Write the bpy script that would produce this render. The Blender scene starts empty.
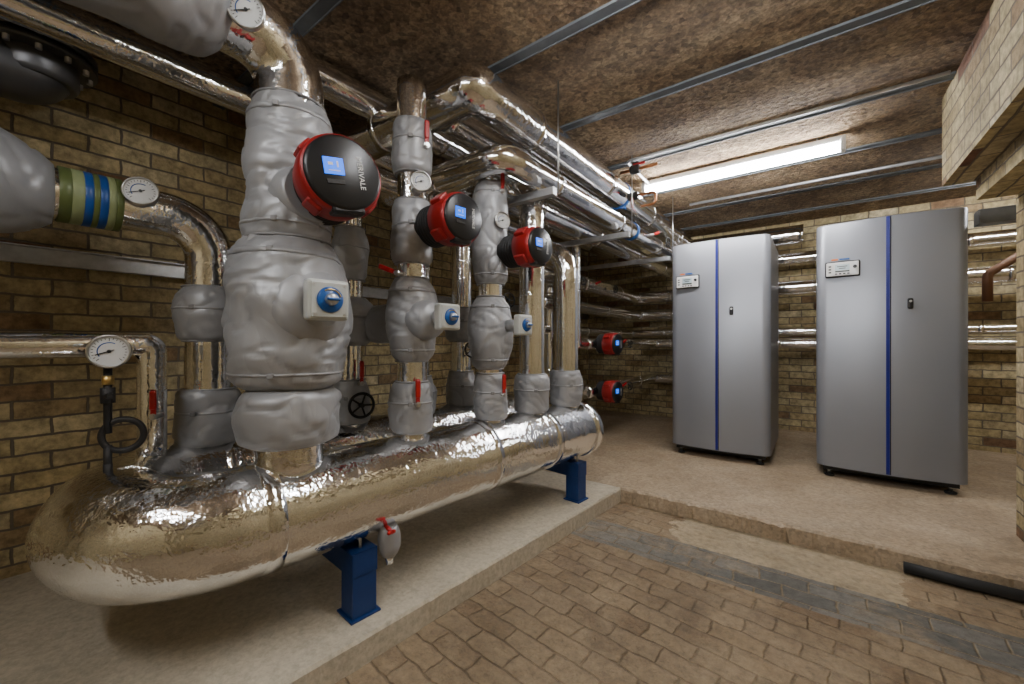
import bpy, bmesh, math, random
from mathutils import Vector, Matrix, noise
random.seed(3)
H = 1.14
PI = math.pi
scene = bpy.context.scene

# ------------------------------------------------------------------ materials
def nt(name):
    m = bpy.data.materials.new(name); m.use_nodes = True
    t = m.node_tree; t.nodes.clear()
    o = t.nodes.new('ShaderNodeOutputMaterial'); b = t.nodes.new('ShaderNodeBsdfPrincipled')
    t.links.new(b.outputs[0], o.inputs[0])
    return m, t, b
def c4(c): return (c[0], c[1], c[2], 1)
def mathn(t, op, a, b=None, clamp=False):
    n = t.nodes.new('ShaderNodeMath'); n.operation = op; n.use_clamp = clamp
    for i, x in enumerate((a, b)):
        if x is None: continue
        if isinstance(x, (int, float)): n.inputs[i].default_value = x
        else: t.links.new(x, n.inputs[i])
    return n.outputs[0]
def mixc(t, f, a, b, mode='MIX'):
    n = t.nodes.new('ShaderNodeMix'); n.data_type = 'RGBA'; n.blend_type = mode
    if isinstance(f, (int, float)): n.inputs[0].default_value = f
    else: t.links.new(f, n.inputs[0])
    for i, x in ((6, a), (7, b)):
        if isinstance(x, tuple): n.inputs[i].default_value = c4(x)
        else: t.links.new(x, n.inputs[i])
    return n.outputs[2]
def noi(t, vec, scale, detail=4, rough=.55, dist=0):
    n = t.nodes.new('ShaderNodeTexNoise'); n.inputs['Scale'].default_value = scale
    n.inputs['Detail'].default_value = detail; n.inputs['Roughness'].default_value = rough
    n.inputs['Distortion'].default_value = dist
    if vec is not None: t.links.new(vec, n.inputs['Vector'])
    return n.outputs['Fac']
def ramp(t, f, stops, interp='LINEAR'):
    n = t.nodes.new('ShaderNodeValToRGB'); r = n.color_ramp; r.interpolation = interp
    while len(r.elements) < len(stops): r.elements.new(.5)
    for e, (p, c) in zip(r.elements, stops):
        e.position = p; e.color = c4(c) if isinstance(c, tuple) else (c, c, c, 1)
    t.links.new(f, n.inputs[0]); return n.outputs[0]
def bump(t, b, h, strength, dist=.01, prev=None):
    n = t.nodes.new('ShaderNodeBump'); n.inputs['Strength'].default_value = strength
    n.inputs['Distance'].default_value = dist; t.links.new(h, n.inputs['Height'])
    if prev is not None: t.links.new(prev, n.inputs['Normal'])
    t.links.new(n.outputs[0], b.inputs['Normal']); return n.outputs[0]
def objc(t): return t.nodes.new('ShaderNodeTexCoord').outputs['Object']

def simple(name, col, rough=.5, metal=0., bs=None, var=.12, vs=12., emit=0, coat=0):
    m, t, b = nt(name); v = objc(t)
    n = noi(t, v, vs)
    lo = tuple(x*(1-var) for x in col); hi = tuple(min(1, x*(1+var)) for x in col)
    c = ramp(t, n, [(.3, lo), (.7, hi)]); t.links.new(c, b.inputs['Base Color'])
    b.inputs['Roughness'].default_value = rough; b.inputs['Metallic'].default_value = metal
    b.inputs['Coat Weight'].default_value = coat
    if bs: bump(t, b, noi(t, v, bs[0], 3), bs[1], bs[2] if len(bs) > 2 else .005)
    if emit:
        b.inputs['Emission Color'].default_value = c4(col); b.inputs['Emission Strength'].default_value = emit
    return m

def foil(name, rough=.1, bs=.5, tint=(.94, .945, .955)):
    m, t, b = nt(name); v = objc(t)
    n = noi(t, v, 9, 5)
    t.links.new(ramp(t, n, [(.3, tuple(x*.88 for x in tint)), (.7, tint)]), b.inputs['Base Color'])
    b.inputs['Metallic'].default_value = 1
    r = ramp(t, noi(t, v, 30, 4), [(.35, rough*.8), (.7, rough*1.6)])
    t.links.new(r, b.inputs['Roughness'])
    vo = t.nodes.new('ShaderNodeTexVoronoi'); vo.feature = 'F1'; vo.inputs['Scale'].default_value = 62
    ad = t.nodes.new('ShaderNodeVectorMath'); ad.operation = 'MULTIPLY_ADD'
    nn = t.nodes.new('ShaderNodeTexNoise'); nn.inputs['Scale'].default_value = 22
    t.links.new(v, nn.inputs['Vector']); t.links.new(nn.outputs['Color'], ad.inputs[0])
    ad.inputs[1].default_value = (.06, .06, .06); t.links.new(v, ad.inputs[2])
    t.links.new(ad.outputs[0], vo.inputs['Vector'])
    mask = ramp(t, noi(t, v, 5, 3), [(.40, .2), (.62, 1.)])
    ridge = mathn(t, 'ABSOLUTE', mathn(t, 'SUBTRACT', noi(t, v, 20, 2, .5, .5), .5))
    h = mathn(t, 'ADD', mathn(t, 'MULTIPLY', mathn(t, 'MULTIPLY', vo.outputs['Distance'], mask), .5),
              mathn(t, 'ADD', mathn(t, 'MULTIPLY', noi(t, v, 27, 3, .55), .7), mathn(t, 'MULTIPLY', ridge, 1.1)))
    bump(t, b, h, bs, .006)
    return m

def brick(name, ax, cols=None, mortar=(.16, .13, .095), dark=1.):
    m, t, b = nt(name); v = objc(t)
    s = t.nodes.new('ShaderNodeSeparateXYZ'); t.links.new(v, s.inputs[0])
    co = t.nodes.new('ShaderNodeCombineXYZ')
    src = {'x': (1, 2), 'y': (0, 2), 'z': (1, 0)}[ax]
    t.links.new(s.outputs[src[0]], co.inputs[0]); t.links.new(s.outputs[src[1]], co.inputs[1])
    ad = t.nodes.new('ShaderNodeVectorMath'); ad.operation = 'MULTIPLY_ADD'
    nn = t.nodes.new('ShaderNodeTexNoise'); nn.inputs['Scale'].default_value = 12; nn.inputs['Detail'].default_value = 4
    t.links.new(co.outputs[0], nn.inputs['Vector']); t.links.new(nn.outputs['Color'], ad.inputs[0])
    ad.inputs[1].default_value = (.016, .016, 0); t.links.new(co.outputs[0], ad.inputs[2])
    br = t.nodes.new('ShaderNodeTexBrick'); t.links.new(ad.outputs[0], br.inputs['Vector'])
    br.inputs['Scale'].default_value = 1; br.inputs['Brick Width'].default_value = .235
    br.inputs['Row Height'].default_value = .080; br.inputs['Mortar Size'].default_value = .006
    br.inputs['Mortar Smooth'].default_value = .35
    br.inputs['Color1'].default_value = (0, 0, 0, 1); br.inputs['Color2'].default_value = (1, 1, 1, 1)
    br.inputs['Mortar'].default_value = (.5, .5, .5, 1)
    cols = cols or [(0, (.22, .10, .055)), (.07, (.36, .25, .13)), (.3, (.54, .43, .22)), (.6, (.64, .53, .30)), (.85, (.44, .34, .17)), (1, (.70, .60, .38))]
    cols = [(p, tuple(x*dark for x in c)) for p, c in cols]
    cc = ramp(t, br.outputs['Color'], cols)
    cc = mixc(t, 1., cc, ramp(t, noi(t, v, 24, 7, .7), [(.25, .45), (.55, .95), (.75, 1.18)]), 'MULTIPLY')
    cc = mixc(t, 1., cc, ramp(t, noi(t, v, 6, 6, .65), [(.3, .68), (.6, 1.05)]), 'MULTIPLY')
    cc = mixc(t, 1., cc, ramp(t, noi(t, v, 1.3, 4), [(.3, .75), (.7, 1.08)]), 'MULTIPLY')
    cc = mixc(t, br.outputs['Fac'], cc, tuple(x*dark for x in mortar))
    t.links.new(cc, b.inputs['Base Color']); b.inputs['Roughness'].default_value = .85
    h = mathn(t, 'ADD', mathn(t, 'MULTIPLY', br.outputs['Fac'], -1.), mathn(t, 'MULTIPLY', noi(t, v, 40, 6, .7), .9))
    bump(t, b, h, .9, .010)
    return m

def concrete(name, c1, c2, c3, peb=.5, rough=.75, b_s=.5):
    m, t, b = nt(name); v = objc(t)
    cc = ramp(t, noi(t, v, 2.2, 7, .65, .4), [(.25, c1), (.5, c2), (.75, c3)])
    vo = t.nodes.new('ShaderNodeTexVoronoi'); vo.inputs['Scale'].default_value = 70
    t.links.new(v, vo.inputs['Vector'])
    sp = ramp(t, vo.outputs['Color'], [(.0, 1 - peb), (.5, 1.), (1, 1 + peb*.3)])
    cc = mixc(t, .8, cc, sp, 'MULTIPLY')
    cc = mixc(t, 1., cc, ramp(t, noi(t, v, 45, 6, .7), [(.3, .72), (.65, 1.1)]), 'MULTIPLY')
    t.links.new(cc, b.inputs['Base Color'])
    t.links.new(ramp(t, noi(t, v, 5, 5), [(.3, rough*.6), (.7, rough)]), b.inputs['Roughness'])
    bump(t, b, mathn(t, 'ADD', noi(t, v, 60, 6, .7), mathn(t, 'MULTIPLY', noi(t, v, 7, 5), 1.5)), b_s, .008)
    return m

def paving():
    m, t, b = nt('worn_paving'); v = objc(t)
    s = t.nodes.new('ShaderNodeSeparateXYZ'); t.links.new(v, s.inputs[0])
    X, Y = s.outputs[0], s.outputs[1]
    ad = t.nodes.new('ShaderNodeVectorMath'); ad.operation = 'MULTIPLY_ADD'
    nn = t.nodes.new('ShaderNodeTexNoise'); nn.inputs['Scale'].default_value = 9; nn.inputs['Detail'].default_value = 6
    t.links.new(v, nn.inputs['Vector']); t.links.new(nn.outputs['Color'], ad.inputs[0])
    ad.inputs[1].default_value = (.04, .04, 0); t.links.new(v, ad.inputs[2])
    def br(w, h, mo, rot):
        mp = t.nodes.new('ShaderNodeMapping'); mp.inputs['Rotation'].default_value = (0, 0, rot)
        t.links.new(ad.outputs[0], mp.inputs[0])
        n = t.nodes.new('ShaderNodeTexBrick'); t.links.new(mp.outputs[0], n.inputs['Vector'])
        n.inputs['Scale'].default_value = 1; n.inputs['Brick Width'].default_value = w
        n.inputs['Row Height'].default_value = h; n.inputs['Mortar Size'].default_value = mo
        n.inputs['Mortar Smooth'].default_value = 1.
        n.inputs['Color1'].default_value = (0, 0, 0, 1); n.inputs['Color2'].default_value = (1, 1, 1, 1)
        n.inputs['Mortar'].default_value = (.5, .5, .5, 1); return n
    b1 = br(.19, .095, .006, .09); b2 = br(.20, .10, .007, 0)
    col1 = ramp(t, b1.outputs['Color'], [(0, (.25, .165, .09)), (.35, (.33, .235, .135)), (.7, (.42, .31, .185)), (1, (.30, .215, .135))])
    col1 = mixc(t, mathn(t, 'MULTIPLY', b1.outputs['Fac'], .75), col1, (.15, .10, .06))
    dirt = noi(t, v, 2.6, 8, .7, .6)
    col1 = mixc(t, ramp(t, dirt, [(.42, 0.), (.58, .9)]), col1, (.42, .315, .195))
    dirt2 = noi(t, v, 1.7, 8, .7, .9)
    col1 = mixc(t, ramp(t, dirt2, [(.48, 0.), (.66, .75)]), col1, (.20, .14, .085))
    col2 = ramp(t, b2.outputs['Color'], [(0, (.14, .135, .12)), (.5, (.21, .20, .175)), (1, (.28, .26, .22))])
    col2 = mixc(t, b2.outputs['Fac'], col2, (.36, .28, .18))
    col2 = mixc(t, ramp(t, dirt, [(.52, 0.), (.66, .8)]), col2, (.42, .32, .205))
    col3 = ramp(t, noi(t, v, 5, 6, .6), [(.3, (.43, .34, .215)), (.7, (.60, .49, .33))])
    wob = mathn(t, 'MULTIPLY', mathn(t, 'SUBTRACT', noi(t, v, 5, 6, .65), .5), .3)
    yy = mathn(t, 'ADD', Y, mathn(t, 'MULTIPLY', wob, .15))
    inst = mathn(t, 'MULTIPLY', mathn(t, 'GREATER_THAN', yy, 2.14), mathn(t, 'LESS_THAN', yy, 2.42))
    xw = mathn(t, 'ADD', X, mathn(t, 'MULTIPLY', wob, 1.5))
    inco = mathn(t, 'MULTIPLY', mathn(t, 'GREATER_THAN', yy, 2.42), mathn(t, 'MULTIPLY', mathn(t, 'LESS_THAN', xw, .34), mathn(t, 'GREATER_THAN', xw, -.66)))
    cc = mixc(t, inst, col1, col2); cc = mixc(t, inco, cc, col3)
    cc = mixc(t, 1., cc, ramp(t, noi(t, v, 28, 8, .72), [(.25, .45), (.5, .9), (.75, 1.22)]), 'MULTIPLY')
    cc = mixc(t, 1., cc, ramp(t, noi(t, v, 1.1, 4), [(.3, .75), (.7, 1.1)]), 'MULTIPLY')
    t.links.new(cc, b.inputs['Base Color'])
    t.links.new(ramp(t, noi(t, v, 8, 5), [(.3, .36), (.7, .72)]), b.inputs['Roughness'])
    f = mathn(t, 'MULTIPLY', mathn(t, 'ADD', mathn(t, 'MULTIPLY', b1.outputs['Fac'], mathn(t, 'SUBTRACT', 1., inst)), mathn(t, 'MULTIPLY', b2.outputs['Fac'], inst)), mathn(t, 'SUBTRACT', 1., inco))
    h = mathn(t, 'ADD', mathn(t, 'MULTIPLY', f, -.8), mathn(t, 'MULTIPLY', noi(t, v, 24, 7, .72), 2.0))
    bump(t, b, h, .9, .014)
    return m

def ceil_mat():
    m, t, b = nt('woodwool_ceiling'); v = objc(t)
    cc = ramp(t, noi(t, v, 1.8, 8, .7, .8), [(.3, (.13, .08, .042)), (.48, (.25, .165, .09)), (.6, (.38, .27, .155)), (.75, (.50, .37, .22))])
    vo = t.nodes.new('ShaderNodeTexVoronoi'); vo.inputs['Scale'].default_value = 38; t.links.new(v, vo.inputs['Vector'])
    cc = mixc(t, .9, cc, ramp(t, vo.outputs['Color'], [(0, .4), (.45, .95), (1, 1.5)]), 'MULTIPLY')
    cc = mixc(t, 1., cc, ramp(t, noi(t, v, 55, 6, .78), [(.3, .35), (.65, 1.3)]), 'MULTIPLY')
    t.links.new(cc, b.inputs['Base Color']); b.inputs['Roughness'].default_value = .95
    bump(t, b, mathn(t, 'ADD', mathn(t, 'MULTIPLY', noi(t, v, 50, 6, .78), 1.3), vo.outputs['Distance']), 1., .016)
    return m

def jacket_mat():
    m, t, b = nt('grey_insulation_fabric'); v = objc(t)
    t.links.new(ramp(t, noi(t, v, 4, 5), [(.3, (.30, .305, .315)), (.7, (.35, .352, .36))]), b.inputs['Base Color'])
    b.inputs['Roughness'].default_value = .46; b.inputs['Metallic'].default_value = .3
    mp = t.nodes.new('ShaderNodeMapping'); mp.inputs['Scale'].default_value = (1, 1, .5); mp.inputs['Rotation'].default_value = (.5, .3, 0)
    t.links.new(v, mp.inputs[0])
    n = noi(t, mp.outputs[0], 7, 2, .5, .6)
    rid = mathn(t, 'MINIMUM', mathn(t, 'ABSOLUTE', mathn(t, 'SUBTRACT', n, .5)), .10)
    h = mathn(t, 'ADD', mathn(t, 'MULTIPLY', rid, 2.), mathn(t, 'MULTIPLY', noi(t, v, 10, 2), .5))
    bump(t, b, h, .35, .012)
    return m

M = {}
M['foil'] = foil('aluminium_foil_lagging', .085, .42)
M['foil2'] = foil('foil_lagging_pipes', .085, .28)
M['tape'] = foil('foil_tape', .08, .28)
M['jacket'] = jacket_mat()
M['strap'] = simple('jacket_strap', (.22, .22, .225), .6)
M['brx'] = brick('stock_brick_x', 'x'); M['bry'] = brick('stock_brick_y', 'y')
M['brz'] = brick('stock_brick_soffit', 'z')
M['pave'] = paving(); M['ceil'] = ceil_mat()
M['plinth'] = concrete('plinth_concrete', (.41, .355, .265), (.49, .435, .335), (.56, .505, .395), .12, .7, .15)
M['plat'] = concrete('platform_concrete', (.29, .215, .14), (.39, .30, .20), (.48, .385, .27), .4, .7, .5)
M['boiler'] = simple('silver_grey_enamel', (.25, .26, .285), .36, .35, (300, .03, .001), .02, 3)
M['boiler2'] = simple('grey_enamel_side', (.23, .24, .26), .42, .35, None, .02, 3)
M['bstripe'] = simple('blue_trim', (.005, .012, .18), .35)
M['black'] = simple('black_plastic', (.008, .008, .009), .36, 0, None, .1)
M['blackm'] = simple('matt_black', (.012, .012, .012), .7)
M['iron'] = simple('dark_cast_iron', (.03, .028, .027), .55, .5, (40, .3))
M['red'] = simple('pump_red_paint', (.28, .008, .008), .4, .1)
M['rlev'] = simple('red_lever_vinyl', (.36, .006, .008), .4)
M['screen'] = simple('blue_display', (.0, .12, .80), .3, 0, None, .02, 3, 1.6)
M['white'] = simple('white_plastic', (.70, .70, .68), .4, 0, None, .03)
M['offw'] = simple('actuator_grey_plastic', (.46, .47, .44), .4, 0, None, .03)
M['bdial'] = simple('blue_dial', (.01, .08, .30), .35, 0, None, .05)
M['orange'] = simple('orange_mark', (.7, .16, .02), .5)
M['lcd'] = simple('lcd_screen', (.06, .07, .06), .2)
M['lcdl'] = simple('lcd_lit', (.45, .55, .58), .3)
M['steel'] = simple('brushed_steel', (.55, .55, .54), .3, 1.)
M['galv'] = simple('galvanised_steel', (.50, .51, .52), .42, .8, None, .15, 20)
M['galvd'] = simple('ceiling_batten_steel', (.14, .15, .16), .5, .5, None, .2, 10)
M['bpaint'] = simple('blue_steel_paint', (.006, .035, .15), .42, .1, (20, .2))
M['copper'] = simple('copper_pipe', (.50, .22, .10), .35, 1.)
M['brown'] = simple('brown_painted_pipe', (.16, .07, .03), .5, .2)
M['brass'] = simple('brass', (.60, .42, .16), .35, 1.)
M['green'] = simple('green_band', (.10, .13, .035), .45, .1)
M['blueb'] = simple('blue_band', (.01, .09, .32), .4)
M['dblueb'] = simple('dark_blue_band', (.005, .06, .26), .4)
M['yellow'] = simple('pale_olive_band', (.24, .28, .13), .5)
M['dpipe'] = simple('dark_grey_pipe', (.13, .13, .135), .40, .6)
M['gface'] = simple('gauge_face', (.60, .61, .60), .4, 0, None, .01)
M['light'] = simple('lit_diffuser', (.98, .98, 1), .4, 0, None, .0, 1, 95)
M['light2'] = simple('lit_tube_bright', (.97, .98, 1), .4, 0, None, .0, 1, 88)
M['light3'] = simple('lit_tube_rear', (.97, .98, 1), .4, 0, None, .0, 1, 72)

# ------------------------------------------------------------------ mesh builder
class MB:
    def __init__(s): s.v = []; s.f = []; s.m = []; s.mats = []; s.sm = []
    def mi(s, mat):
        m = M[mat]
        if m not in s.mats: s.mats.append(m)
        return s.mats.index(m)
    def add(s, vs, fs, mat, smooth=True):
        o = len(s.v); i = s.mi(mat); s.v += [tuple(x) for x in vs]
        for f in fs: s.f.append([k+o for k in f]); s.m.append(i); s.sm.append(smooth)
    def lathe(s, prof, mat, T=None, seg=36, amp=0., fr=9., step=.014, seed=0., clip=None, off=0.):
        T = T or Matrix.Identity(4)
        if amp:
            q = [prof[0]]
            for a, b in zip(prof, prof[1:]):
                n = max(1, int(math.hypot(a[0]-b[0], a[1]-b[1])/step))
                for k in range(1, n+1):
                    q.append((a[0]+(b[0]-a[0])*k/n, a[1]+(b[1]-a[1])*k/n))
            for _ in range(4):
                q = [q[0]] + [((q[i-1][0]+2*q[i][0]+q[i+1][0])/4, q[i][1]) for i in range(1, len(q)-1)] + [q[-1]]
            prof = q; seg = max(seg, 90)
            if clip: prof = [p for p in prof if clip[0] <= p[1] <= clip[1]]
            if len(prof) < 2: return
        vs = []; fs = []
        for (r, z) in prof:
            for k in range(seg):
                a = 2*PI*k/seg; rr = r
                if amp:
                    ca, sa = math.cos(a), math.sin(a)
                    p = Vector((ca*r*fr*.8, sa*r*fr*.8, z*fr*1.3 + seed))
                    w = Vector((noise.noise(p*.6), noise.noise(p*.6+Vector((9, 2, 1))), noise.noise(p*.6+Vector((4, 7, 3)))))*1.1
                    rd = abs(noise.noise(p*1.3+w))
                    d = 1.0*noise.noise(p*.8) - .5*math.exp(-(rd/.08)**2) + .12
                    rr = r + amp*d*min(1, r*12) + off
                vs.append(T @ Vector((math.cos(a)*rr, math.sin(a)*rr, z)))
        n = len(prof)
        for i in range(n-1):
            for k in range(seg):
                k2 = (k+1) % seg
                fs.append([i*seg+k, i*seg+k2, (i+1)*seg+k2, (i+1)*seg+k])
        s.add(vs, fs, mat, True)
        o = len(s.v) - len(vs); i = s.mi(mat)
        if prof[0][0] > 1e-4: s.f.append([o+k for k in reversed(range(seg))]); s.m.append(i); s.sm.append(False)
        if prof[-1][0] > 1e-4: s.f.append([o+(n-1)*seg+k for k in range(seg)]); s.m.append(i); s.sm.append(False)
    def cyl(s, r, a, b, mat, seg=32, bev=0., r2=None):
        a = Vector(a); b = Vector(b); L = (b-a).length
        T = frame(a, b-a); r2 = r if r2 is None else r2
        if bev: pr = [(r-bev, 0), (r, bev), (r2, L-bev), (r2-bev, L)]
        else: pr = [(r, 0), (r2, L)]
        s.lathe(pr, mat, T, seg)
    def tube(s, pts, r, mat, fil=.12, seg=32, amp=0., step=.05):
        pts = [Vector(p) for p in pts]; path = [pts[0]]
        for i in range(1, len(pts)-1):
            P = pts[i]; d0 = (P-pts[i-1]).normalized(); d1 = (pts[i+1]-P).normalized()
            ang = d0.angle(d1)
            if ang < .01: path.append(P); continue
            R = fil; t = R*math.tan(ang/2)
            n = (d1 - d0*d0.dot(d1)).normalized(); st = P-d0*t; C = st+n*R
            K = max(4, int(ang/.12))
            for k in range(K+1):
                th = ang*k/K; path.append(C - n*R*math.cos(th) + d0*R*math.sin(th))
        path.append(pts[-1])
        q = [path[0]]
        for p in path[1:]:
            L = (p-q[-1]).length
            if L < 1e-4: continue
            K = max(1, int(L/step)) if amp else 1
            a = q[-1]
            for k in range(1, K+1): q.append(a+(p-a)*k/K)
        path = q
        T0 = (path[1]-path[0]).normalized()
        u = T0.orthogonal().normalized(); vs = []; fs = []
        for i, p in enumerate(path):
            if i == 0: tg = T0
            elif i == len(path)-1: tg = (p-path[i-1]).normalized()
            else: tg = ((p-path[i-1]).normalized()+(path[i+1]-p).normalized()).normalized()
            u = (u - tg*u.dot(tg)).normalized(); w = tg.cross(u)
            for k in range(seg):
                a = 2*PI*k/seg; dd = u*math.cos(a)+w*math.sin(a); rr = r
                if amp: rr = r + amp*(noise.noise((p+dd*r)*9)+.5*noise.noise((p+dd*r)*26))
                vs.append(p+dd*rr)
        n = len(path)
        for i in range(n-1):
            for k in range(seg):
                k2 = (k+1) % seg
                fs.append([i*seg+k, i*seg+k2, (i+1)*seg+k2, (i+1)*seg+k])
        s.add(vs, fs, mat, True); o = len(s.v)-len(vs); i = s.mi(mat)
        s.f.append([o+k for k in reversed(range(seg))]); s.m.append(i); s.sm.append(False)
        s.f.append([o+(n-1)*seg+k for k in range(seg)]); s.m.append(i); s.sm.append(False)
    def box(s, c, sz, mat, T=None, bev=0., bseg=2):
        bm = bmesh.new(); bmesh.ops.create_cube(bm, size=1)
        for v in bm.verts: v.co = Vector((v.co.x*sz[0], v.co.y*sz[1], v.co.z*sz[2]))
        if bev: bmesh.ops.bevel(bm, geom=list(bm.edges), offset=bev, segments=bseg, affect='EDGES', profile=.5)
        T = T or Matrix.Identity(4)
        bm.verts.index_update()
        vs = [T @ (v.co + Vector(c)) for v in bm.verts]; fs = [[v.index for v in f.verts] for f in bm.faces]
        bm.free(); s.add(vs, fs, mat, False)
    def torus(s, R, r, mat, T, seg=40, sseg=10, a0=0, a1=2*PI):
        vs = []; fs = []
        full = abs(a1-a0-2*PI) < 1e-3; n = seg if full else seg+1
        for i in range(n):
            a = a0+(a1-a0)*i/seg
            for k in range(sseg):
                b = 2*PI*k/sseg; rr = R+r*math.cos(b)
                vs.append(T @ Vector((rr*math.cos(a), rr*math.sin(a), r*math.sin(b))))
        for i in range(seg):
            j = (i+1) % n
            for k in range(sseg):
                k2 = (k+1) % sseg
                fs.append([i*sseg+k, j*sseg+k, j*sseg+k2, i*sseg+k2])
        s.add(vs, fs, mat, True)
    def obj(s, name, parent=None):
        me = bpy.data.meshes.new(name); me.from_pydata(s.v, [], s.f)
        for m in s.mats: me.materials.append(m)
        me.polygons.foreach_set('material_index', s.m); me.polygons.foreach_set('use_smooth', s.sm)
        me.update(); o = bpy.data.objects.new(name, me); scene.collection.objects.link(o)
        if parent: o.parent = parent
        return o

def frame(o, z, up=(0, 0, 1)):
    z = Vector(z).normalized(); up = Vector(up)
    if abs(z.dot(up.normalized())) > .98: up = Vector((0, 1, 0))
    x = up.cross(z).normalized(); y = z.cross(x)
    m = Matrix((x, y, z)).transposed().to_4x4(); m.translation = Vector(o); return m
def empty(name, loc=(0, 0, 0)):
    e = bpy.data.objects.new(name, None); e.empty_display_size = .1
    scene.collection.objects.link(e); return e
def text(s, size, T, mat, name, parent, rot=0.):
    c = bpy.data.curves.new(name, 'FONT'); c.body = s; c.size = size; c.align_x = 'CENTER'; c.align_y = 'CENTER'; c.extrude = .0004
    c.materials.append(M[mat]); o = bpy.data.objects.new(name, c); scene.collection.objects.link(o)
    o.parent = parent; o.matrix_local = T @ Matrix.Rotation(rot, 4, 'Z'); return o

# ------------------------------------------------------------------ room shell
CZ = 2.55; WX = -2.85; BY = 5.8; NY = -2.2
def wall(name, lo, hi, mats=('brx', 'bry', 'brz')):
    b = MB(); x0, y0, z0 = lo; x1, y1, z1 = hi
    V = [(x0, y0, z0), (x1, y0, z0), (x1, y1, z0), (x0, y1, z0), (x0, y0, z1), (x1, y0, z1), (x1, y1, z1), (x0, y1, z1)]
    b.add(V, [[0, 4, 7, 3], [1, 2, 6, 5]], mats[0], False)
    b.add(V, [[0, 1, 5, 4], [3, 7, 6, 2]], mats[1], False)
    b.add(V, [[0, 3, 2, 1], [4, 5, 6, 7]], mats[2], False)
    return b.obj(name)
wall('wall_left', (WX-.2, NY-.2, 0), (WX, BY+.2, CZ))
wall('wall_back', (WX, BY, 0), (2.8, BY+.2, CZ))
wall('wall_front', (WX, NY-.2, 0), (1.1, NY, CZ))
wall('wall_recess', (2.6, 3.38, 0), (2.8, BY, CZ))
wall('wall_right', (.87, NY, 0), (2.8, 3.38, CZ))
e = empty('brick_corbel')
c1 = wall('corbel_upper_course', (.59, NY+.01, 2.04), (.868, 3.375, CZ-.002)); c1.parent = e
c2 = wall('corbel_lower_course', (.72, NY+.01, 1.93), (.868, 3.36, 2.04)); c2.parent = e

b = MB(); b.box((0, 1.8, -.1), (6.2, 8.4, .2), 'pave'); fl = b.obj('floor')
b = MB(); b.box((0, 1.8, CZ+.1), (6.2, 8.4, .2), 'ceil'); b.obj('ceiling')

def slab(name, outline_front, back_pts, mat, z0=0., z1=.1, jag=.012):
    fr = []
    for a, c in zip(outline_front, outline_front[1:]):
        a = Vector(a); c = Vector(c); n = int((c-a).length/.02)
        fr += [a+(c-a)*k/n for k in range(n)]
    fr.append(Vector(outline_front[-1]))
    d = (Vector(outline_front[-1])-Vector(outline_front[0])).normalized(); nn = Vector((-d.y, d.x))
    top = []; mid = []; low = []
    for p in fr:
        j = jag*(noise.noise(Vector((p.x*9, p.y*9, 1)))*1.3+noise.noise(Vector((p.x*30, p.y*30, 4))))
        j2 = jag*(noise.noise(Vector((p.x*9, p.y*9, 9)))+noise.noise(Vector((p.x*40, p.y*40, 14))))
        q = p+nn*(abs(j)+.006); top.append((q.x, q.y, z1+jag*.15*noise.noise(Vector((p.x*12, p.y*12, 0)))))
        q = p+nn*j*.6; mid.append((q.x, q.y, z1-.010-abs(j)*.6))
        q = p+nn*j2; low.append((q.x, q.y, z0))
    n = len(fr); b = MB()
    fs = []
    for i in range(n-1):
        fs.append([i, n+i, n+i+1, i+1]); fs.append([n+i, 2*n+i, 2*n+i+1, n+i+1])
    vs = top+mid+low; bp = [(p[0], p[1], z1) for p in back_pts]
    k = len(vs); vs += bp
    fs.append(list(range(n))+[k+i for i in range(len(bp))])
    b.add(vs, fs, mat, False); o = b.obj(name)
    return o
slab('boiler_platform', [(-1.115, 2.78), (.868, 2.77)], [(.868, 3.38), (2.6, 3.38), (2.6, BY), (WX, BY), (WX, 2.785)], 'plat', jag=.018)
slab('pipe_plinth', [(-1.45, NY), (-1.3, .5), (-1.11, 2.782)], [(WX, 2.782), (WX, NY)], 'plinth', jag=.004)
b = MB(); b.tube([(.35, 2.76, .03), (.55, 2.748, .03), (.866, 2.75, .03)], .026, 'blackm', .1, 20); b.obj('dark_gap_tube')  # black tube added to stand in for the dark gap under the platform lip

# ceiling battens and conduits
e = empty('ceiling_batten')
b = MB()
for y in (.16, .88, 1.61, 2.33, 3.09, 3.85, 4.6, 5.3):
    b.box(((WX+.59)/2 if y < 3.38 else -.12, y, CZ-.007), ((.585-WX) if y < 3.38 else 5.4, .05, .012), 'galvd')
    b.box(((WX+.59)/2 if y < 3.38 else -.12, y+.027, CZ-.010), ((.585-WX) if y < 3.38 else 5.4, .005, .018), 'galvd')
b.obj('batten_strips', e)
e = empty('electrical_conduit')
b = MB()
b.tube([(.55, 2.98, CZ-.04), (-1.15, 2.98, CZ-.04), (-1.15, 3.5, CZ-.04)], .010, 'galv', .05, 10)
b.tube([(-2.5, -1.5, CZ-.05), (-2.5, 5.6, CZ-.05)], .012, 'galvd', .05, 10)
b.tube([(-2.1, -1.5, CZ-.05), (-2.1, 5.6, CZ-.05)], .012, 'galvd', .05, 10)
b.tube([(-1.0, 4.3, CZ-.04), (2.4, 4.3, CZ-.04)], .013, 'galv', .05, 10)
b.obj('conduit_runs', e)

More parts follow.
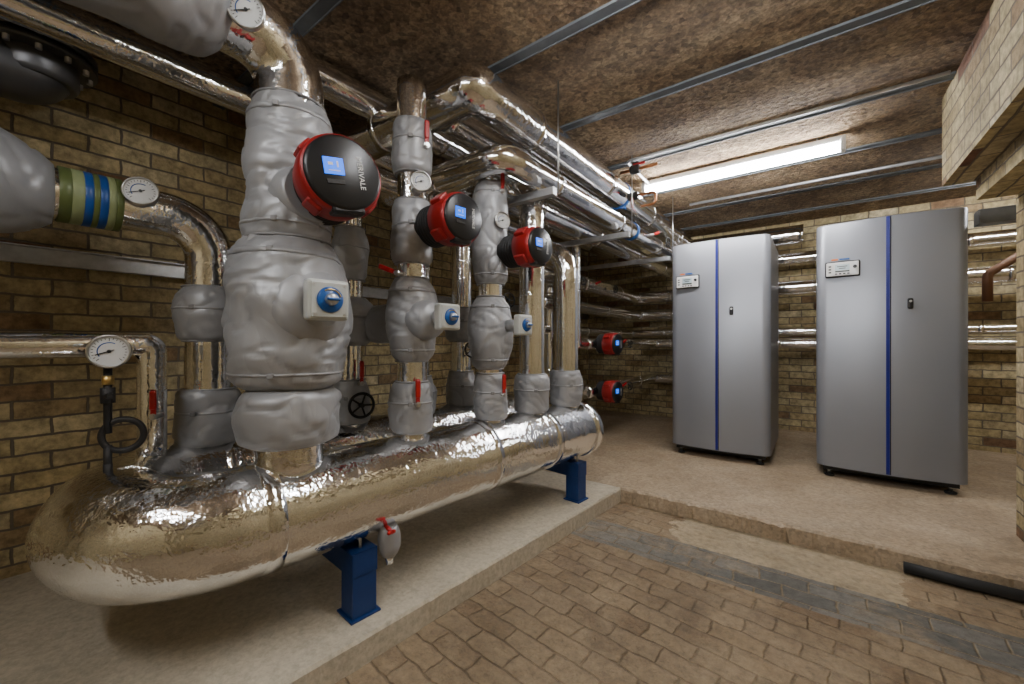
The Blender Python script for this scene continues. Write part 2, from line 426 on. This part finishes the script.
# fluorescent fittings
def fitting(x, y, z, L, mat='light', ang=0):
    e = empty('fluorescent_light')
    T = Matrix.Translation((x, y, z)) @ Matrix.Rotation(ang, 4, 'Z')
    b = MB(); b.box((0, 0, .05), (L+.04, .05, .04), 'white', T, .006)
    for sx in (-1, 1): b.cyl(.006, T @ Vector((sx*L*.4, 0, .06)), (T @ Vector((sx*L*.4, 0, 0))).xy.to_3d() + Vector((0, 0, CZ)), 'steel', 8)
    b.obj('housing', e)
    b = MB(); T2 = T @ Matrix.Rotation(PI/2, 4, 'Y')
    b.lathe([(.001, -L/2), (.028, -L/2+.004), (.034, -L/2+.02), (.034, L/2-.02), (.028, L/2-.004), (.001, L/2)], mat, T2, 24)
    b.obj('tube', e)
    b = MB()
    for s in (-1, 1):
        b.box((s*(L/2+.005), 0, .01), (.03, .075, .09), 'white', T, .008)
    b.obj('end_caps', e)
    return e
fitting(-.52, 3.52, 1.32+H, 1.33)
fitting(-.10, 1.1, 1.30+H, 1.2, 'light2')
fitting(-.75, -.85, 1.30+H, 1.33, 'light3')
fitting(1.6, 4.6, 1.33+H, 1.2, 'light3')

# cable tray along left wall
b = MB()
zt = .39+H
b.box((WX+.03, 1.8, zt), (.006, 7.9, .075), 'galv'); b.box((WX+.045, 1.8, zt+.037), (.035, 7.9, .005), 'galv')
b.box((WX+.045, 1.8, zt-.037), (.035, 7.9, .005), 'galv')
for k in range(16): b.box((WX+.014, -1.8+k*.5, zt), (.026, .04, .05), 'galvd')
b.obj('cable_tray')

# ------------------------------------------------------------------ manifold
MZ = -.605; MR = .184
t = Vector((.0956, .9954, 0)); nrm = Vector((-.9954, .0956, 0)); O = Vector((-1.532, .6, MZ+H))
def F(s, w=0, z=0): return O + t*s + nrm*w + Vector((0, 0, z))
e = empty('pipe_manifold')
b = MB(); b.tube([F(1.99), F(-.35), F(-.35, .6), F(1.9, .6)], MR, 'foil', .2999, 80, .0035, .025); b.obj('lagged_header', e)
b = MB()
for s, w in ((-.03, 0), (.98, 0), (1.5, 0), (.0, .6), (1.0, .6)):
    b.lathe([(MR-.004, 0), (MR+.0022, .004), (MR+.0022, .056), (MR-.004, .06)], 'tape', frame(F(s, w), t), 80)
b.cyl(MR+.011, F(1.93), F(2.005), 'tape', 64, .006); b.cyl(MR+.011, F(1.85, .6), F(1.915, .6), 'tape', 56, .006)
b.torus(.14, .006, 'foil', frame(F(2.006), t))
b.obj('seam_tape', e)

def support(s):
    e = empty('blue_steel_support'); b = MB()
    T = Matrix((nrm, t, Vector((0, 0, 1)))).transposed().to_4x4(); T.translation = F(s)
    zt = -MR-.001; w0, w1 = -.14, .80
    L = w1-w0; c = (w0+w1)/2
    b.box((c, -.047, zt-.045), (L, .008, .09), 'bpaint', T, .002)
    b.box((c, 0, zt-.004), (L, .1, .008), 'bpaint', T, .002)
    b.box((c, 0, zt-.086), (L, .1, .008), 'bpaint', T, .002)
    b.box((w0+.004, 0, zt-.045), (.008, .1, .09), 'bpaint', T, .001)
    b.obj('beam', e); b = MB()
    zf = .1-(H+MZ)
    for w in (w0+.05, w1-.05):
        b.box((w, 0, (zt-.09+zf)/2+.003), (.096, .096, zt-.09-zf-.006), 'bpaint', T, .004)
        b.box((w, 0, zf+.004), (.12, .12, .008), 'bpaint', T, .002)
    b.obj('legs', e); b = MB()
    for w in (-.10,):
        b.cyl(.006, F(s, w, -.27), F(s, w, -.10), 'steel', 12)
    b.obj('threaded_rod', e)
support(.31); support(1.82)

# ------------------------------------------------------------------ components
def gauge(pos, n, r, stem=None, up=(0, 0, 1)):
    e = empty('pressure_gauge'); T = frame(pos, n, up); b = MB()
    b.lathe([(r*.9, -.030), (r, -.022), (r, -.002), (r*1.06, .0), (r*1.08, .007), (r*1.0, .012), (r*.93, .010), (r*.92, .003)], 'steel', T, 40)
    b.obj('case', e); b = MB(); b.lathe([(r*.925, .002), (r*.925, .0045)], 'gface', T, 40); b.obj('dial', e)
    b = MB()
    for k in range(21):
        a = math.radians(225-270*k/20); L = .18 if k % 5 == 0 else .1
        TT = T @ Matrix.Rotation(a, 4, 'Z')
        b.box((r*(.84-L/2), 0, .0052), (r*L, r*.035, .0006), 'black', TT)
    b.torus(r*.55, r*.03, 'bdial', T @ Matrix.Translation((0, 0, .005)), 24, 6, math.radians(60), math.radians(215))
    TT = T @ Matrix.Rotation(math.radians(200), 4, 'Z')
    b.box((r*.22, 0, .0075), (r*.95, r*.06, .001), 'black', TT); b.cyl(r*.1, T @ Vector((0, 0, .005)), T @ Vector((0, 0, .010)), 'black', 16)
    b.obj('needle_and_scale', e)
    if stem:
        b = MB(); b.tube([T @ Vector((0, 0, -.03)), Vector(stem)], .009, 'brass', .01, 12); b.obj('stem', e)
    return e

def pump(base, head, r, tilt=0., tsz=.026, face=None):
    base = Vector(base); head = Vector(head); ax = (head-base).normalized(); L = (head-base).length
    e = empty('circulation_pump')
    T = frame(head, face or ax) @ Matrix.Rotation(tilt, 4, 'Z'); b = MB()
    if L > .2: b.cyl(r*.55, base, head-ax*.10, 'iron', 32)
    b.lathe([(r*.5, -min(L*.85, .23)), (r*.8, -min(L*.8, .21))], 'iron', T, 36)
    z = -min(L*.8, .21); pr = [(r*.80, z)]; z1 = -.115
    n = 5; st = (z1-z)/n
    if st > .004:
        for k in range(n):
            pr += [(r*.95, z+st*k+.001), (r*.95, z+st*k+st*.5), (r*.8, z+st*k+st*.52), (r*.8, z+st*(k+1))]
    else: pr += [(r*.85, z1)]
    b.lathe(pr, 'blackm', T, 40); b.obj('finned_motor', e)
    b = MB(); b.lathe([(r*.92, -.118), (r*1.04, -.11), (r*1.09, -.06), (r*1.09, -.016), (r*1.05, -.002), (r*.95, .002)], 'red', T, 48)
    for k in range(4):
        a = PI/4+k*PI/2; q = T @ Matrix.Rotation(a, 4, 'Z')
        b.box((r*1.02, 0, -.065), (.034, .055, .07), 'red', q, .008)
    b.obj('red_housing', e)
    b = MB(); b.lathe([(r*.98, -.012), (r*1.01, -.002), (r*.99, .008), (r*.92, .013), (r*.001, .016)], 'black', T, 48)
    b.box((0, -r*.92, -.018), (r*.9, r*.34, .05), 'black', T, .01)
    b.obj('control_head', e)
    b = MB(); b.box((-r*.28, r*.12, .0165), (r*.52, r*.44, .004), 'screen', T, .001)
    b.box((-r*.28, -r*.28, .016), (r*.46, r*.12, .004), 'iron', T, .001)
    b.obj('display', e)
    b = MB()
    b.box((-r*.36, r*.17, .019), (r*.13, r*.08, .001), 'white', T)
    b.box((-r*.18, r*.17, .019), (r*.05, r*.16, .001), 'white', T)
    b.box((-r*.28, r*.0, .019), (r*.3, r*.03, .001), 'white', T)
    b.obj('display_reading', e)
    text('MERIVALE', tsz, T @ Matrix.Translation((r*.42, 0, .0170)), 'white', 'label_text', e, -PI/2)
    return e

def actuator(pos, n, s):
    e = empty('valve_actuator'); T = frame(pos, n); b = MB()
    b.cyl(s*.3, T @ Vector((0, 0, -s*1.1)), T @ Vector((0, 0, -s*.3)), 'galv', 20)
    b.obj('coupling', e); b = MB()
    b.box((0, 0, -s*.12), (s, s, s*.4), 'offw', T, s*.09, 3); b.box((0, 0, s*.08), (s*.86, s*.86, s*.06), 'offw', T, s*.02)
    for x in (-.4, .4):
        for y in (-.4, .4): b.cyl(s*.035, T @ Vector((x*s*.9, y*s*.9, s*.05)), T @ Vector((x*s*.9, y*s*.9, s*.12)), 'steel', 10)
    b.obj('body', e); b = MB()
    b.lathe([(s*.30, s*.1), (s*.32, s*.14), (s*.29, s*.18), (.001, s*.18)], 'bdial', T, 32)
    b.torus(s*.25, s*.02, 'brass', T @ Matrix.Translation((0, 0, s*.18)), 30, 6, .3, 2.2)
    b.lathe([(s*.15, s*.18), (s*.14, s*.32), (s*.10, s*.36), (.001, s*.36)], 'galv', T, 24)
    b.box((0, 0, s*.37), (s*.32, s*.07, s*.08), 'bdial', T, .003)
    b.obj('dial_knob', e); return e

def handwheel(pos, n, r, name='valve_handwheel'):
    e = empty(name); T = frame(pos, n); b = MB()
    b.torus(r, r*.12, 'blackm', T, 36, 10)
    for k in range(5):
        a = 2*PI*k/5; b.cyl(r*.08, T @ Vector((0, 0, 0)), T @ Vector((math.cos(a)*r, math.sin(a)*r, 0)), 'blackm', 8)
    b.cyl(r*.2, T @ Vector((0, 0, -r*.3)), T @ Vector((0, 0, r*.2)), 'blackm', 16)
    b.cyl(r*.12, T @ Vector((0, 0, -r*1.3)), T @ Vector((0, 0, 0)), 'brass', 12)
    b.obj('wheel', e); return e

def lever(pos, n, L, mat='rlev', ang=0.):
    e = empty('lever_valve'); T = frame(pos, n) @ Matrix.Rotation(ang, 4, 'Z'); b = MB()
    b.cyl(.012, T @ Vector((0, 0, -.05)), T @ Vector((0, 0, .004)), 'steel', 12)
    b.box((0, L*.5, 0), (.018, L, .006), mat, T, .002); b.box((0, L*.62, .002), (.022, L*.7, .012), mat, T, .005)
    b.cyl(.009, T @ Vector((0, 0, .0)), T @ Vector((0, 0, .012)), 'steel', 6)
    b.obj('handle', e); return e

def V3(x, y, z): return Vector((x, y, z+H))
def riser(x, y, r, silver_path, jackets, seed=0, name='insulated_riser_pipe', extra=()):
    e = empty(name); b = MB()
    b.tube(silver_path, r, 'foil2', .16, 40, .0018, .04); b.obj('lagged_pipe', e)
    for i, pr in enumerate(jackets):
        am = .018 if pr[1][0] > .12 else .012
        b = MB(); T = Matrix.Translation((x, y, H))
        b.lathe(pr, 'jacket', T, 64, am, 9, .009, seed+i*3.1); b.obj('insulation_jacket_%d' % (i+1), e)
        z0, z1 = pr[0][1], pr[-1][1]
        b = MB()
        for k, z in enumerate((z0+.004, z1-.004)):
            rr = pr[0][0] if k == 0 else pr[-1][0]
            b.torus(rr+.002, .004, 'strap', Matrix.Translation((x, y, H+z)), 40, 8)
        b.obj('drawcord_%d' % (i+1), e)
        if z1-z0 > .2:
            b = MB()
            for zz in ((z0+.055, z1-.06) if z1-z0 > .3 else (z0+(z1-z0)*.6,)):
                b.lathe(pr, 'jacket', T, 64, am, 9, .009, seed+i*3.1, (zz-.010, zz+.010), .002)
                rm = [p[0] for p in pr if abs(p[1]-zz) == min(abs(q[1]-zz) for q in pr)][0]
                TT = T @ Matrix.Rotation(-.75, 4, 'Z')
                b.box((rm+.003, 0, zz), (.010, .02, .018), 'strap', TT, .003)
            b.obj('strap_and_buckle_%d' % (i+1), e)
    for i, (pos, ax, pr, am, fr) in enumerate(extra):
        b = MB(); b.lathe(pr, 'jacket', frame(pos, ax), 56, am*.8, fr, .010, seed+20+i); b.obj('side_jacket_%d' % (i+1), e)
    return e

# --- riser 1 (big)
x, y = -1.523, .694
riser(x, y, .112, [V3(x, y, -.47), V3(x, y, 1.06), V3(x, -1.4, 1.06)], [
    [(.120, -.365), (.155, -.35), (.165, -.28), (.16, -.19), (.13, -.165)],
    [(.13, -.165), (.175, -.14), (.188, -.06), (.200, .10), (.198, .20), (.18, .29), (.14, .36)],
    [(.135, .35), (.148, .38), (.14, .50), (.148, .60), (.138, .70), (.132, .80), (.116, .85)]], 1., extra=[
    (V3(x, .48, 1.06), (0, -1, 0), [(.118, 0), (.15, .03), (.165, .15), (.17, .35), (.16, .55), (.15, .66)], .018, 8),
    (V3(x, y, .12), (1, .02, 0), [(.14, 0), (.145, .12), (.125, .18), (.07, .215)], .012, 9),
    (V3(x, y, .50), (1, .05, .05), [(.115, 0), (.11, .10), (.09, .15)], .01, 9)])
pump((x, y, .50+H), (-1.20, .71, .535+H), .118, .15, .024, (1, -.22, .03))
actuator((-1.255, .69, .135+H), (1, -.15, 0), .13)

# --- riser 2
x, y = -1.474, 1.208
riser(x, y, .066, [V3(x, y, -.47), V3(x, y, 1.18)], [
    [(.07, -.41), (.092, -.40), (.1, -.3), (.095, -.2), (.073, -.175)],
    [(.07, -.09), (.095, -.06), (.112, .04), (.116, .15), (.10, .24), (.073, .29)],
    [(.074, .35), (.088, .37), (.093, .48), (.088, .6), (.073, .64)],
    [(.072, .755), (.088, .77), (.092, .87), (.087, .97), (.072, .995)]], 11., extra=[
    (V3(x, y, .10), (1, 0, 0), [(.09, 0), (.09, .1), (.075, .15), (.04, .17)], .008, 9)])
pump((x, y, .50+H), (-1.165, 1.22, .515+H), .097, .0, .019, (1, -.12, 0))
actuator((-1.225, 1.2, .105+H), (1, -.1, 0), .11)
gauge((x+.095, y-.03, .70+H), (1, -.55, 0), .042, (x, y, .70+H))
lever((x+.10, y-.05, -.27+H), (1, -.4, 0), .11)
lever((x+.10, y, .87+H), (1, -.4, 0), .11)
lever((x+.02, y-.10, .30+H), (.3, -1, 0), .10, 'rlev', 1.2)

# --- riser 3
x, y = -1.426, 1.708
riser(x, y, .066, [V3(x, y, -.47), V3(x, y, .95), V3(x-.4, y, .95)], [
    [(.07, -.42), (.09, -.41), (.095, -.3), (.09, -.2), (.073, -.165)],
    [(.07, -.15), (.098, -.12), (.118, -.02), (.122, .1), (.105, .2), (.073, .25)],
    [(.074, .31), (.092, .33), (.096, .5), (.096, .75), (.09, .82), (.074, .86)]], 21.)
pump((x, y, .48+H), (-1.11, 1.72, .485+H), .091, .0, .018, (1, -.12, 0))
actuator((-1.19, 1.7, .087+H), (1, -.1, 0), .105)
lever((x+.11, y-.02, -.28+H), (1, -.4, 0), .11)
lever((x+.10, y-.02, .80+H), (1, -.4, 0), .10)
gauge((x+.105, y-.03, .64+H), (1, -.45, 0), .042, (x, y, .64+H))

# --- riser 4, 5 plain silver
x, y = -1.392, 2.063
riser(x, y, .078, [V3(x, y, -.47), V3(x, y, .93), V3(x-.5, y, .93)], [
    [(.083, -.43), (.105, -.42), (.11, -.32), (.105, -.21), (.083, -.19)]], 31.)
x, y = -1.357, 2.427
riser(x, y, .082, [V3(x, y, -.47), V3(x, y, .62), V3(x-.6, y, .62)], [
    [(.088, -.43), (.104, -.42), (.108, -.32), (.104, -.21), (.088, -.19)]], 41.)

# --- back row risers
x, y = -2.13, .63
riser(x, y, .088, [V3(x, y, -.47), V3(x, y, .52), V3(x, -1.4, .52)], [
    [(.095, -.44), (.118, -.43), (.122, -.33), (.117, -.22), (.095, -.2)],
    [(.093, .0), (.12, .02), (.13, .1), (.125, .2), (.095, .24)]], 51., 'insulated_return_pipe', [
    (V3(x, .17, .52), (0, -1, 0), [(.10, 0), (.13, .03), (.165, .10), (.20, .18), (.21, .35), (.2, .6)], .018, 7)])
e = empty('pipe_identification_band'); b = MB()
y0 = .18
for k, (m_, w) in enumerate((('green', .03), ('yellow', .03), ('dblueb', .022), ('green', .016), ('dblueb', .022), ('yellow', .02), ('green', .02))):
    b.cyl(.0965 + .0003*k, V3(x, y0, .52), V3(x, y0+w, .52), m_, 48, .001); y0 += w
b.obj('bands', e)
gauge((x+.12, .38, .56+H), (1, -.35, 0.1), .05, (x, .38, .52+H))
handwheel((x+.17, .72, .27+H), (1, -.3, .2), .045)
# back riser B2
x, y = -2.03, 1.24
riser(x, y, .065, [V3(x, y, -.47), V3(x, y, .95), V3(x, 3.0, .95)], [
    [(.075, -.44), (.1, -.43), (.103, -.3), (.075, -.2)],
    [(.075, -.02), (.11, .0), (.13, .1), (.12, .2), (.075, .24)],
    [(.075, .33), (.09, .35), (.095, .5), (.075, .62)]], 61., 'insulated_return_pipe', [
    (V3(-2.0, 1.35, .10), (1, .1, 0), [(.07, 0), (.10, .03), (.11, .2), (.1, .33), (.07, .36)], .012, 8)])
handwheel((x+.14, y-.02, -.33+H), (1, -.3, 0), .062)
lever((x+.11, y, -.22+H), (1, -.3, 0), .12)
x, y = -1.98, 2.06
riser(x, y, .07, [V3(x, y, -.47), V3(x, y, .8), V3(x, 3.0, .8)], [
    [(.08, -.44), (.11, -.43), (.115, -.3), (.08, -.2)],
    [(.08, .0), (.11, .02), (.12, .1), (.08, .24)]], 71., 'insulated_return_pipe')
handwheel((x+.14, y-.05, -.05+H), (1, -.3, 0), .05)
x, y = -1.9, 1.62
riser(x, y, .055, [V3(x, y, -.47), V3(x, y, 1.1)], [
    [(.065, -.44), (.09, -.43), (.093, -.3), (.065, -.2)]], 81., 'insulated_return_pipe')
handwheel((-1.75, 2.3, .30+H), (1, -.3, 0), .05)

# --- overhead and wall pipes
e = empty('overhead_pipework')
def run(name, pts, r, fil=.1):
    b = MB(); b.tube([V3(*p) for p in pts], r, 'foil2', fil, 32, .0016, .05)
    for p, q in zip(pts, pts[1:]):
        p = V3(*p); q = V3(*q); L = (q-p).length; d = (q-p)/L
        s = .45
        while s < L-.3: b.cyl(r+.002, p+d*s, p+d*(s+.04), 'tape', 32); s += .95
    b.obj(name, e)
run('header_a', [(-2.4, 1.40, 1.18), (-1.27, 1.40, 1.18), (-1.27, 5.45, 1.18), (-.1, 5.45, 1.18)], .105, .03)
run('header_b', [(-2.2, 1.6, .93), (-1.24, 1.6, .93), (-1.24, 5.5, .93), (2.5, 5.5, .93)], .07)
run('header_c', [(-1.56, 1.5, 1.18), (-1.56, 5.2, 1.18)], .07)
run('header_d', [(-1.56, 1.9, .93), (-1.56, 5.55, .93)], .075)
run('header_e', [(-1.95, -1.5, 1.3), (-1.95, 5.4, 1.3)], .08)
run('header_f', [(-2.3, -1.5, 1.22), (-2.3, 5.4, 1.22)], .07)
run('header_g', [(-1.957, 2.427, .62), (-1.957, 5.45, .60), (2.5, 5.45, .60)], .08)
run('header_h', [(-1.95, 3.0, .36), (-1.95, 5.5, .36), (-.5, 5.5, .36)], .06)
run('header_i', [(-1.75, 3.5, -.02), (-1.75, 5.5, -.02), (2.5, 5.5, -.02)], .055)
run('header_j', [(-1.75, 3.5, -.48), (-1.75, 5.5, -.48), (-.5, 5.5, -.48)], .06)
run('header_k', [(-2.1, 2.8, .12), (-2.1, 5.6, .12), (2.5, 5.6, .12)], .05)
run('drop_l', [(-2.1, 3.4, .93), (-2.1, 3.4, -.3), (-1.75, 3.4, -.48)], .055, .08)
run('drop_m', [(-1.75, 3.3, .93), (-1.75, 3.3, -.02), (-1.75, 3.6, -.02)], .05, .06)
b = MB()
b.cyl(.108, V3(-1.27, 3.1, 1.18), V3(-1.27, 3.14, 1.18), 'blueb', 32)
b.cyl(.074, V3(-1.24, 3.3, .93), V3(-1.24, 3.34, .93), 'blueb', 32)
b.obj('blue_bands', e)
b = MB()
for yy in (1.9, 3.0, 4.1):
    b.box((-1.68, yy, .82+H), (1.1, .04, .04), 'galv')
    for xx in (-1.11, -2.15): b.cyl(.005, (xx, yy, .8+H), (xx, yy, CZ), 'steel', 8)
b.obj('hangers', e)
pump((-1.75, 3.75, -.02+H), (-1.52, 3.72, -.02+H), .10, 0, .017)
pump((-1.75, 3.75, -.48+H), (-1.52, 3.72, -.48+H), .10, 0, .017)
for xx, yy, zz in ((-1.75, 4.3, -.02), (-1.75, 4.3, -.48), (-1.957, 3.6, .6), (-1.957, 4.4, .6), (-1.24, 3.9, .93)):
    handwheel((xx+.14, yy, zz+H), (1, -.2, 0), .04)
for xx, yy, zz in ((-1.24, 3.55, .93), (-1.75, 4.1, -.02), (-1.75, 4.1, -.48), (-1.957, 3.9, .6)):
    lever((xx+.11, yy, zz+H), (1, -.2, 0), .12, 'rlev', -1.2)

# small ball valves near ceiling by the light fitting
e = empty('ball_valve_assembly'); b = MB()
b.tube([(-1.2, 3.0, 1.30+H), (-1.02, 3.0, 1.30+H), (-.92, 3.0, 1.30+H)], .012, 'copper', .03, 12)
b.cyl(.035, (-1.12, 3.0, 1.30+H), (-1.05, 3.0, 1.30+H), 'iron', 20, .006); b.box((-1.08, 3.0, 1.34+H), (.05, .03, .03), 'iron', None, .004)
b.tube([(-1.15, 3.05, 1.12+H), (-1.0, 3.05, 1.12+H), (-.95, 3.05, 1.12+H), (-.95, 3.05, 1.03+H), (-1.06, 3.05, 1.03+H)], .010, 'copper', .03, 12)
b.cyl(.03, (-1.16, 3.05, 1.12+H), (-1.08, 3.05, 1.12+H), 'iron', 20, .006)
b.box((-1.12, 3.03, 1.08+H), (.018, .014, .11), 'rlev', None, .004); b.box((-1.05, 2.985, 1.33+H), (.09, .012, .016), 'rlev', None, .004)
b.obj('valves', e)

# --- small left pipe, siphon, gauge
e = empty('small_lagged_pipe'); b = MB()
b.tube([V3(-2.05, -1.4, -.01), V3(-2.05, .42, -.01), V3(-2.05, .42, -.44)], .045, 'foil2', .03, 32, .001, .05); b.obj('lagging', e)
b = MB(); b.cyl(.022, V3(-2.03, .42, -.24), V3(-2.03, .42, -.36), 'brass', 16); b.obj('valve_body', e)
lever((-1.985, .41, -.28+H), (1, -.8, 0), .10)
e = empty('gauge_siphon'); b = MB()
gx, gy = -1.86, .27
b.tube([V3(gx, gy, -.45), V3(gx, gy, -.40)], .012, 'iron', .02, 12)
T = frame(V3(gx+.01, gy+.035, -.31), (1, -.35, 0))
b.torus(.052, .010, 'iron', T, 40, 12)
b.tube([V3(gx, gy, -.44), V3(gx, gy, -.34)], .011, 'iron', .02, 12)
b.tube([V3(gx, gy+.0, -.30), V3(gx, gy, -.08)], .011, 'iron', .02, 12)
b.cyl(.02, V3(gx, gy, -.2), V3(gx, gy, -.15), 'iron', 6); b.cyl(.017, V3(gx, gy, -.14), V3(gx, gy, -.11), 'brass', 6)
b.box((gx+.02, gy, -.175+H), (.05, .015, .015), 'iron')
b.obj('pigtail', e)
gauge((gx+.03, gy, -.03+H), (1, -.35, 0), .051)
gauge((-1.38, .50, 1.005+H), (1, -.55, -.35), .048, (-1.52, .50, 1.06+H))

# drain valve
e = empty('drain_valve'); b = MB()
b.cyl(.008, V3(-1.42, 1.0, -.73), V3(-1.30, .97, -.73), 'rlev', 16); b.cyl(.03, V3(-1.40, 1.0, -.74), V3(-1.385, 1.0, -.74), 'steel', 20)
b.box((-1.305, .97, -.732+H), (.012, .034, .012), 'rlev', None, .003)
b.lathe([(.03, 0), (.043, -.02), (.046, -.07), (.04, -.10), (.026, -.12)][::-1], 'jacket', Matrix.Translation(V3(-1.36, 1.0, -.73)), 40, .006, 16, .01, 2.)
b.cyl(.018, V3(-1.36, 1.0, -.88), V3(-1.36, 1.0, -.83), 'foil2', 16)
b.cyl(.018, V3(-1.47, 1.0, -.70), V3(-1.36, 1.0, -.75), 'steel', 16)
b.obj('valve', e)

# dark flanged pipe top-left
e = empty('flanged_flue_pipe'); b = MB()
T = Matrix.Translation((-2.6, .16, H))
b.lathe([(.12, 1.08), (.13, 1.10), (.13, 1.41)], 'dpipe', T, 40)
b.lathe([(.185, 1.17), (.185, 1.195)], 'dpipe', T, 40); b.lathe([(.185, 1.205), (.185, 1.23)], 'dpipe', T, 40)
for k in range(12):
    a = 2*PI*k/12; b.cyl(.011, T @ Vector((.16*math.cos(a), .16*math.sin(a), 1.15)), T @ Vector((.16*math.cos(a), .16*math.sin(a), 1.25)), 'steel', 6)
b.tube([(-2.6, .16, 1.16+H), (-2.6, .16, 1.10+H), (-2.6, -.9, 1.10+H)], .115, 'dpipe', .05, 36)
b.obj('flanged_section', e)

# ------------------------------------------------------------------ boilers
def boiler(x0, x1, yf, zb=.1):
    e = empty('boiler_cabinet'); W = x1-x0; cx = (x0+x1)/2; D = .95; z0 = zb+.085; z1 = H+.905
    def prof(bow, rc):
        pts = []; hw = W/2
        for k in range(9):
            a = PI + (PI/2)*k/8; pts.append((cx-hw+rc+rc*math.cos(a), yf+bow+rc+rc*math.sin(a)))
        for k in range(1, 12):
            s = k/12; xx = cx-hw+rc+(2*hw-2*rc)*s; pts.append((xx, yf+bow-bow*math.sin(PI*s)))
        for k in range(9):
            a = 1.5*PI+(PI/2)*k/8; pts.append((cx+hw-rc+rc*math.cos(a), yf+bow+rc+rc*math.sin(a)))
        pts += [(cx+hw, yf+D), (cx-hw, yf+D)]
        return pts
    pl = prof(.03, .07); n = len(pl); b = MB()
    rings = [(z0, 0), (z1-.012, 0), (z1-.003, .004), (z1, .012)]
    vs = []
    cxy = (cx, yf+D/2)
    for z, ins in rings:
        for p in pl:
            d = Vector((cxy[0]-p[0], cxy[1]-p[1])); d.normalize(); vs.append((p[0]+d.x*ins, p[1]+d.y*ins, z))
    fs = []
    for i in range(len(rings)-1):
        for k in range(n):
            k2 = (k+1) % n; fs.append([i*n+k, i*n+k2, (i+1)*n+k2, (i+1)*n+k])
    b.add(vs, fs, 'boiler', True)
    b.add([v for v in vs[-n:]], [list(range(n))], 'boiler2', False)
    b.add([v for v in vs[:n]], [list(reversed(range(n)))], 'blackm', False)
    o = b.obj('casing', e)
    for p in o.data.polygons:
        if p.area > .3 and p.use_smooth: p.use_smooth = False
    b = MB(); b.box((cx, yf+.006, (z0+z1)/2), (.020, .02, z1-z0-.012), 'bstripe'); b.box((cx+.014, yf+.004, (z0+z1)/2), (.005, .012, z1-z0-.012), 'blackm')
    b.obj('blue_trim_strip', e)
    b = MB(); b.box((cx, yf+D/2+.02, zb+.065), (W-.08, D-.12, .04), 'blackm')
    for sx in (-1, 1):
        for yy in (yf+.10, yf+D-.08):
            X = cx+sx*(W/2-.08); b.cyl(.012, (X, yy, zb+.01), (X, yy, zb+.085), 'steel', 12); b.cyl(.032, (X, yy, zb), (X, yy, zb+.015), 'blackm', 20, .004)
            b.cyl(.02, (X, yy, zb+.05), (X, yy, zb+.062), 'steel', 6)
    b.obj('base_and_feet', e)
    px = x0+.155; pz = .55+H; fy = yf+.012
    T = Matrix.Translation((px, fy, pz)) @ Matrix.Rotation(-.07, 4, 'Z')
    b = MB(); b.box((0, -.004, 0), (.205, .02, .118), 'blackm', T, .008); b.box((0, -.014, 0), (.190, .01, .102), 'white', T, .006)
    b.obj('panel_bezel', e)
    b = MB(); b.box((-.0, -.0195, .012), (.085, .003, .045), 'lcdl', T); b.box((0, -.0213, .018), (.06, .001, .006), 'lcd', T); b.box((0, -.0213, .004), (.04, .001, .006), 'lcd', T)
    b.box((0, -.0195, -.018), (.085, .003, .01), 'lcd', T)
    for k in range(4): b.box((-.036+k*.024, -.0195, -.036), (.014, .004, .009), 'iron', T, .001)
    for k in range(3):
        b.box((-.073, -.0195, .022-k*.022), (.016, .004, .010), 'iron', T, .001)
    b.cyl(.012, T @ Vector((.073, -.018, .01)), T @ Vector((.073, -.03, .01)), 'black', 20)
    b.obj('controls', e)
    b = MB(); b.box((-.045, -.006, .074), (.04, .006, .012), 'orange', T); b.box((.012, -.006, .074), (.06, .006, .012), 'bdial', T); b.obj('maker_mark', e)
    b = MB(); T = Matrix.Translation((cx+.115, yf+.003, .27+H)) @ Matrix.Rotation(.07, 4, 'Z')
    b.box((0, -.005, 0), (.030, .018, .075), 'black', T, .010, 3); b.cyl(.008, T @ Vector((0, -.013, .015)), T @ Vector((0, -.018, .015)), 'steel', 16)
    b.obj('door_lock', e)
boiler(-1.09, -.295, 3.93); boiler(.01, .825, 3.93)
e = empty('copper_pipework'); b = MB()
b.tube([(-.62, 4.6, H+.88), (-.62, 4.6, H+1.0), (-.62, 5.1, H+1.0)], .016, 'copper', .03, 12)
b.tube([(-.5, 4.7, H+.88), (-.5, 4.7, H+.97)], .02, 'dpipe', .03, 12)
b.tube([(1.02, 4.5, H+.30), (1.02, 4.5, H+.50), (1.6, 4.7, H+.95)], .028, 'brown', .06, 20)
b.obj('copper_runs', e)
b = MB(); b.box((1.6, 4.2, .86+H), (1.4, .12, .10), 'galvd', Matrix.Identity(4), .003); b.obj('cable_trunking')

# ------------------------------------------------------------------ world, camera
w = bpy.data.worlds.new('world'); scene.world = w; w.use_nodes = True
w.node_tree.nodes['Background'].inputs[0].default_value = (1, .9, .78, 1)
w.node_tree.nodes['Background'].inputs[1].default_value = .03
cam = bpy.data.cameras.new('camera'); co = bpy.data.objects.new('camera', cam); scene.collection.objects.link(co)
cam.sensor_width = 36; cam.lens = 14.24; cam.clip_start = .02
co.location = (0, 0, H); co.rotation_euler = (PI/2, 0, math.radians(36.8))
scene.camera = co
